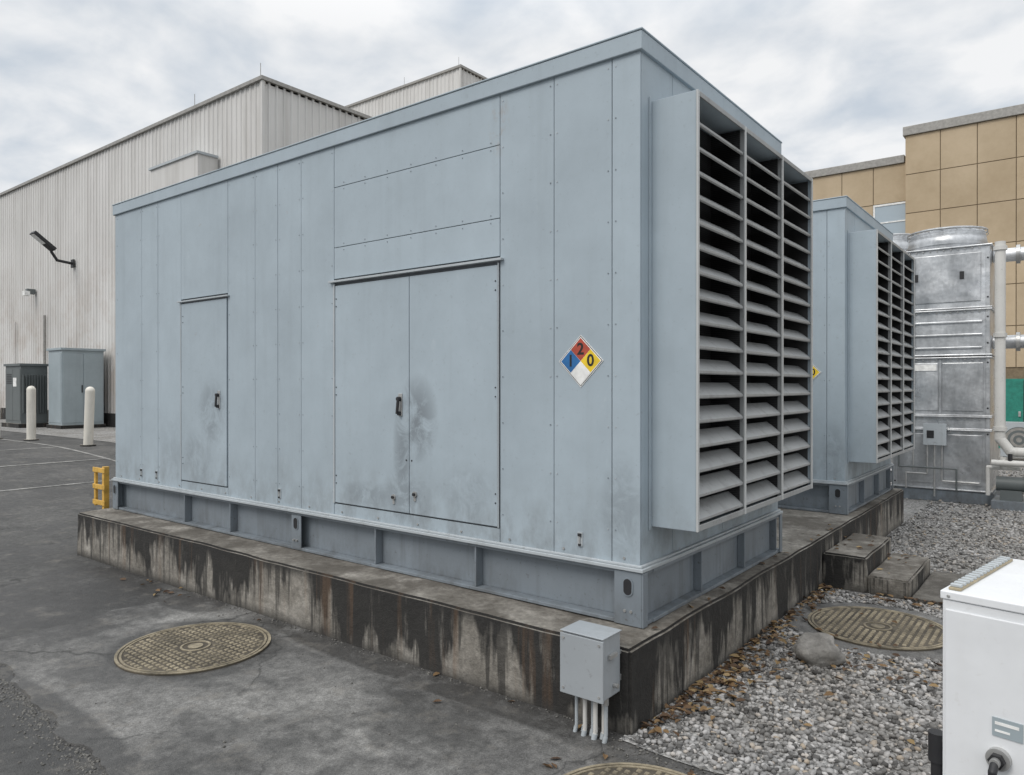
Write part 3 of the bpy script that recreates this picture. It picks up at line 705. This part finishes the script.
# ---------------------------------------------------------------- cooling towers
def tower(ox,oy,extras=True,sz=1.0):
    T=empty('cooling_tower',(ox,oy,0)); w=1.33; dpt=1.5; H=4.0; T.scale=(1,1,sz)
    g=G(); g.box(-.05,w+.05,0,.14,.02,.20,PAINT_D); g.box(-.05,w+.05,dpt-.14,dpt,.02,.20,PAINT_D); g.box(-.05,.1,.141,dpt-.141,.02,.20,PAINT_D); g.box(w-.1,w+.05,.141,dpt-.141,.02,.20,PAINT_D); g.obj('base_beams',T,bevel=.006)
    tiers=[(.22,1.15),(1.17,1.36),(1.38,2.28),(2.32,3.02),(3.05,H)]
    g=G()
    for k,(a,b) in enumerate(tiers):
        g.box(0,w,.02,dpt,a,b,GALV)
        for z in (a,b): g.box(-.03,w+.03,-.02,dpt+.02,z-.012,z+.012,GALV)
    for x in (0,w-.06): g.box(x,x+.06,0,.019,.23,H-.02,GALV)
    g.box(w*.5-.015,w*.5+.015,.003,.019,1.39,2.26,GALV)
    g.box(.12,w-.12,.004,.019,3.15,3.9,GALV); g.box(.10,w*.5-.05,.004,.019,.3,1.08,GALV); g.box(w*.5+.05,w-.1,.004,.019,.3,1.08,GALV)
    g.box(.09,w*.5-.03,.006,.019,1.45,2.2,GALV); g.box(w*.5+.03,w-.09,.006,.019,1.45,2.2,GALV)
    for k in range(3): g.box(.1,w-.1,-.004,.019,2.42+k*.2,2.45+k*.2,GALV)
    g.obj('casing',T,bevel=.006)
    g=G()
    for a,b in tiers:
        for i in range(14): g.cyl((.05+i*.095,-.006,b-.03),(.05+i*.095,.02,b-.03),.012,STEEL,6)
    for z in (.3,1.1,1.5,2.2,2.5,2.9,3.2,3.8):
        for x in (.03,w-.03): g.cyl((x,-.008,z),(x,.01,z),.014,DARK,6)
    g.box(.30,.36,-.006,.003,3.5,3.62,DARK); g.box(w-.40,w-.34,-.006,.003,3.5,3.62,DARK); g.box(.25,.62,-.006,.003,2.08,2.18,SW)
    g.obj('bolts',T)
    c=(w/2,dpt/2); g=G(); 
    g.cyl((c[0],c[1],H),(c[0],c[1],H+.34),.60,GALV,40,.54,False); g.cyl((c[0],c[1],H+.34),(c[0],c[1],H+.37),.58,GALV,40,.58,False)
    g.cyl((c[0],c[1],H+.10),(c[0],c[1],H+.13),.60,GALV,40); g.cyl((c[0],c[1],H+.30),(c[0],c[1],H+.305),.585,GALV,40,caps=False)
    g.cyl((c[0],c[1],H+.33),(c[0],c[1],H+.335),.12,DARK,16)
    g.obj('fan_cylinder',T,smooth=True,solid=.012)
    g=G()
    for i in range(9): 
        r=.06+i*.058
        n=32
        for j in range(n):
            a0=2*math.pi*j/n;a1=2*math.pi*(j+1)/n; g.cyl((c[0]+r*math.cos(a0),c[1]+r*math.sin(a0),H+.38),(c[0]+r*math.cos(a1),c[1]+r*math.sin(a1),H+.38),.006,STEEL,4)
    for j in range(8):
        a0=math.pi*j/8; g.cyl((c[0]-.57*math.cos(a0),c[1]-.57*math.sin(a0),H+.37),(c[0]+.57*math.cos(a0),c[1]+.57*math.sin(a0),H+.37),.009,STEEL,4)
    for j in range(5):
        a0=2*math.pi*j/5; mxr=Matrix.Translation((c[0],c[1],H+.24))@Matrix.Rotation(a0,4,'Z')@Matrix.Rotation(.45,4,'X'); g.box(.08,.5,-.07,.07,-.006,.006,DARK,mxr)
    g.obj('fan_guard',T)
    if extras:
        g=G(); g.box(.46,.76,-.10,-.021,.92,1.24,TRIM); g.box(.45,.77,-.115,-.101,.91,1.25,TRIM); g.box(.5,.6,-.12,-.116,1.02,1.14,DARK); g.obj('control_box',T,bevel=.005)
        g=G(); g.tube([(.5,-.06,.92),(.5,-.06,.45),(.2,-.06,.45),(.2,-.06,.2)],.014,STEEL,8); g.tube([(.6,-.06,.92),(.6,-.06,.1)],.014,STEEL,8); g.tube([(.7,-.06,.92),(.7,-.06,.35),(1.2,-.06,.35)],.014,STEEL,8); g.tube([(.3,-.04,.5),(.3,-.04,3.9)],.012,STEEL,8)
        g.tube([(.1,-.08,.75),(.1,-.08,.55),(.9,-.08,.55),(.9,-.08,.2)],.013,CABG,8); g.obj('conduits',T,smooth=True)
    return T
tower(-.42,9.5); tower(-1.72,11.6,False,1.09)
Pp=empty('cooling_pipework',(1.2,9.5,0))
g=G(); g.tube([(-.155,-.12,4.0),(-.155,-.12,1.05),(-.02,-.12,.86),(.22,-.12,.86)],.07,PVC,18)
for z in (3.9,2.6,1.2): g.cyl((-.155,-.12,z-.03),(-.155,-.12,z+.03),.09,PVC,18)
g.obj('riser',Pp,smooth=True)
g=G()
for z in (3.86,2.52):
    g.cyl((-.28,.35,z),(4,.35,z),.105,GALV,20)
    for x in (-.2,.02,.9,2.2): g.cyl((x,.35,z),(x+.05,.35,z),.145,STEEL,20)
g.obj('headers',Pp,smooth=True)
g=G(); g.box(-.25,.6,-.35,.4,.02,.14,PAINT_D); g.cyl((-.2,-.1,.38),(.15,-.1,.38),.11,CABG,20); g.cyl((.16,-.1,.38),(.24,-.1,.38),.15,STEEL,20); g.tube([(.22,-.1,.4),(.22,-.1,.86)],.055,PVC); g.box(-.15,.12,-.2,0,.14,.29,CABG); g.tube([(.22,-.22,.4),(.5,-.3,.4),(.5,-.3,.8)],.04,DARK)
g.tube([(-.25,-.26,.70),(.35,-.26,.70)],.045,PVC); g.cyl((-.02,-.26,.72),(-.02,-.26,.84),.03,DARK)
g.cyl((-.10,-.2,.62),(-.10,-.2,.78),.05,PVC); g.tube([(-.3,-.18,.2),(-.3,-.18,.62),(.1,-.18,.62)],.03,PVC); g.obj('pump',Pp,smooth=True)
g=G()
for x in (.35,.75): g.box(x,x+.08,.25,.33,.02,4.1,STEEL)
g.obj('pipe_supports',Pp,bevel=.004)
A=empty('condenser_unit',(.95,18.1,0)); g=G(); g.box(-.5,.5,-.18,.18,.1,.95,TRIM); g.box(-.45,-.35,-.15,.15,0,.1,DARK); g.box(.35,.45,-.15,.15,0,.1,DARK)
g.cyl((-.12,-.181,.52),(-.12,-.19,.52),.32,CABG,28)
for i in range(5): g.cyl((-.12,-.19,.52),(-.12,-.193-.002*i,.52),.30-.06*i,CAP if i%2==0 else CABG,28)
g.obj('casing',A,bevel=.008)

# ---------------------------------------------------------------- white unit, right foreground
A=empty('white_equipment_cabinet',(1.603,-.843,0),math.radians(-9.87))
g=G(); g.box(0,.85,0,.71,.14,1.11,WHITE); g.box(-.006,.856,-.006,.716,1.112,1.14,WHITE)
g.box(.335,.85,-.008,-.001,.17,1.08,WHITE); g.box(.01,.325,-.008,-.001,.17,1.08,WHITE)
g.box(.03,.13,.06,.64,0,.14,DARK); g.box(.7,.8,.06,.64,0,.14,DARK); g.obj('casing',A,bevel=.008)
g=G(); g.box(.012,.05,.02,.66,1.141,1.150,BRASS)
for i in range(16): g.box(.014,.048,.03+i*.039,.05+i*.039,1.150,1.160,TRIM)
for i in range(3): g.cyl((.02+.25*i,-.006,1.125),(.02+.25*i,-.010,1.125),.006,STEEL,8)
g.obj('mounting_rail',A,bevel=.002)
g=G(); g.box(.15,.235,-.012,-.0085,.70,.76,CABB); g.box(.158,.225,-.0130,-.0121,.738,.748,SW); g.box(.158,.20,-.0130,-.0121,.715,.722,SW); g.obj('label_plate',A)
g=G(); g.cyl((.17,-.008,.63),(.17,-.03,.63),.035,STEEL,24); g.cyl((.17,-.03,.63),(.17,-.05,.63),.024,DARK,6); g.cyl((.17,-.05,.63),(.17,-.07,.63),.015,STEEL,16); g.cyl((.17,-.008,.45),(.17,-.04,.45),.035,STEEL,24)
g.tube([(.17,-.06,.63),(.17,-.085,.61),(.17,-.085,.0)],.013,DARK); g.obj('service_valves',A,smooth=True)
g=G(); g.tube([(-.035,.06,.0),(-.035,.06,.60),(.03,.06,.60)],.02,DARK); g.cyl((-.035,.06,.52),(-.035,.06,.62),.028,DARK); g.obj('drain_pipe',A,smooth=True)
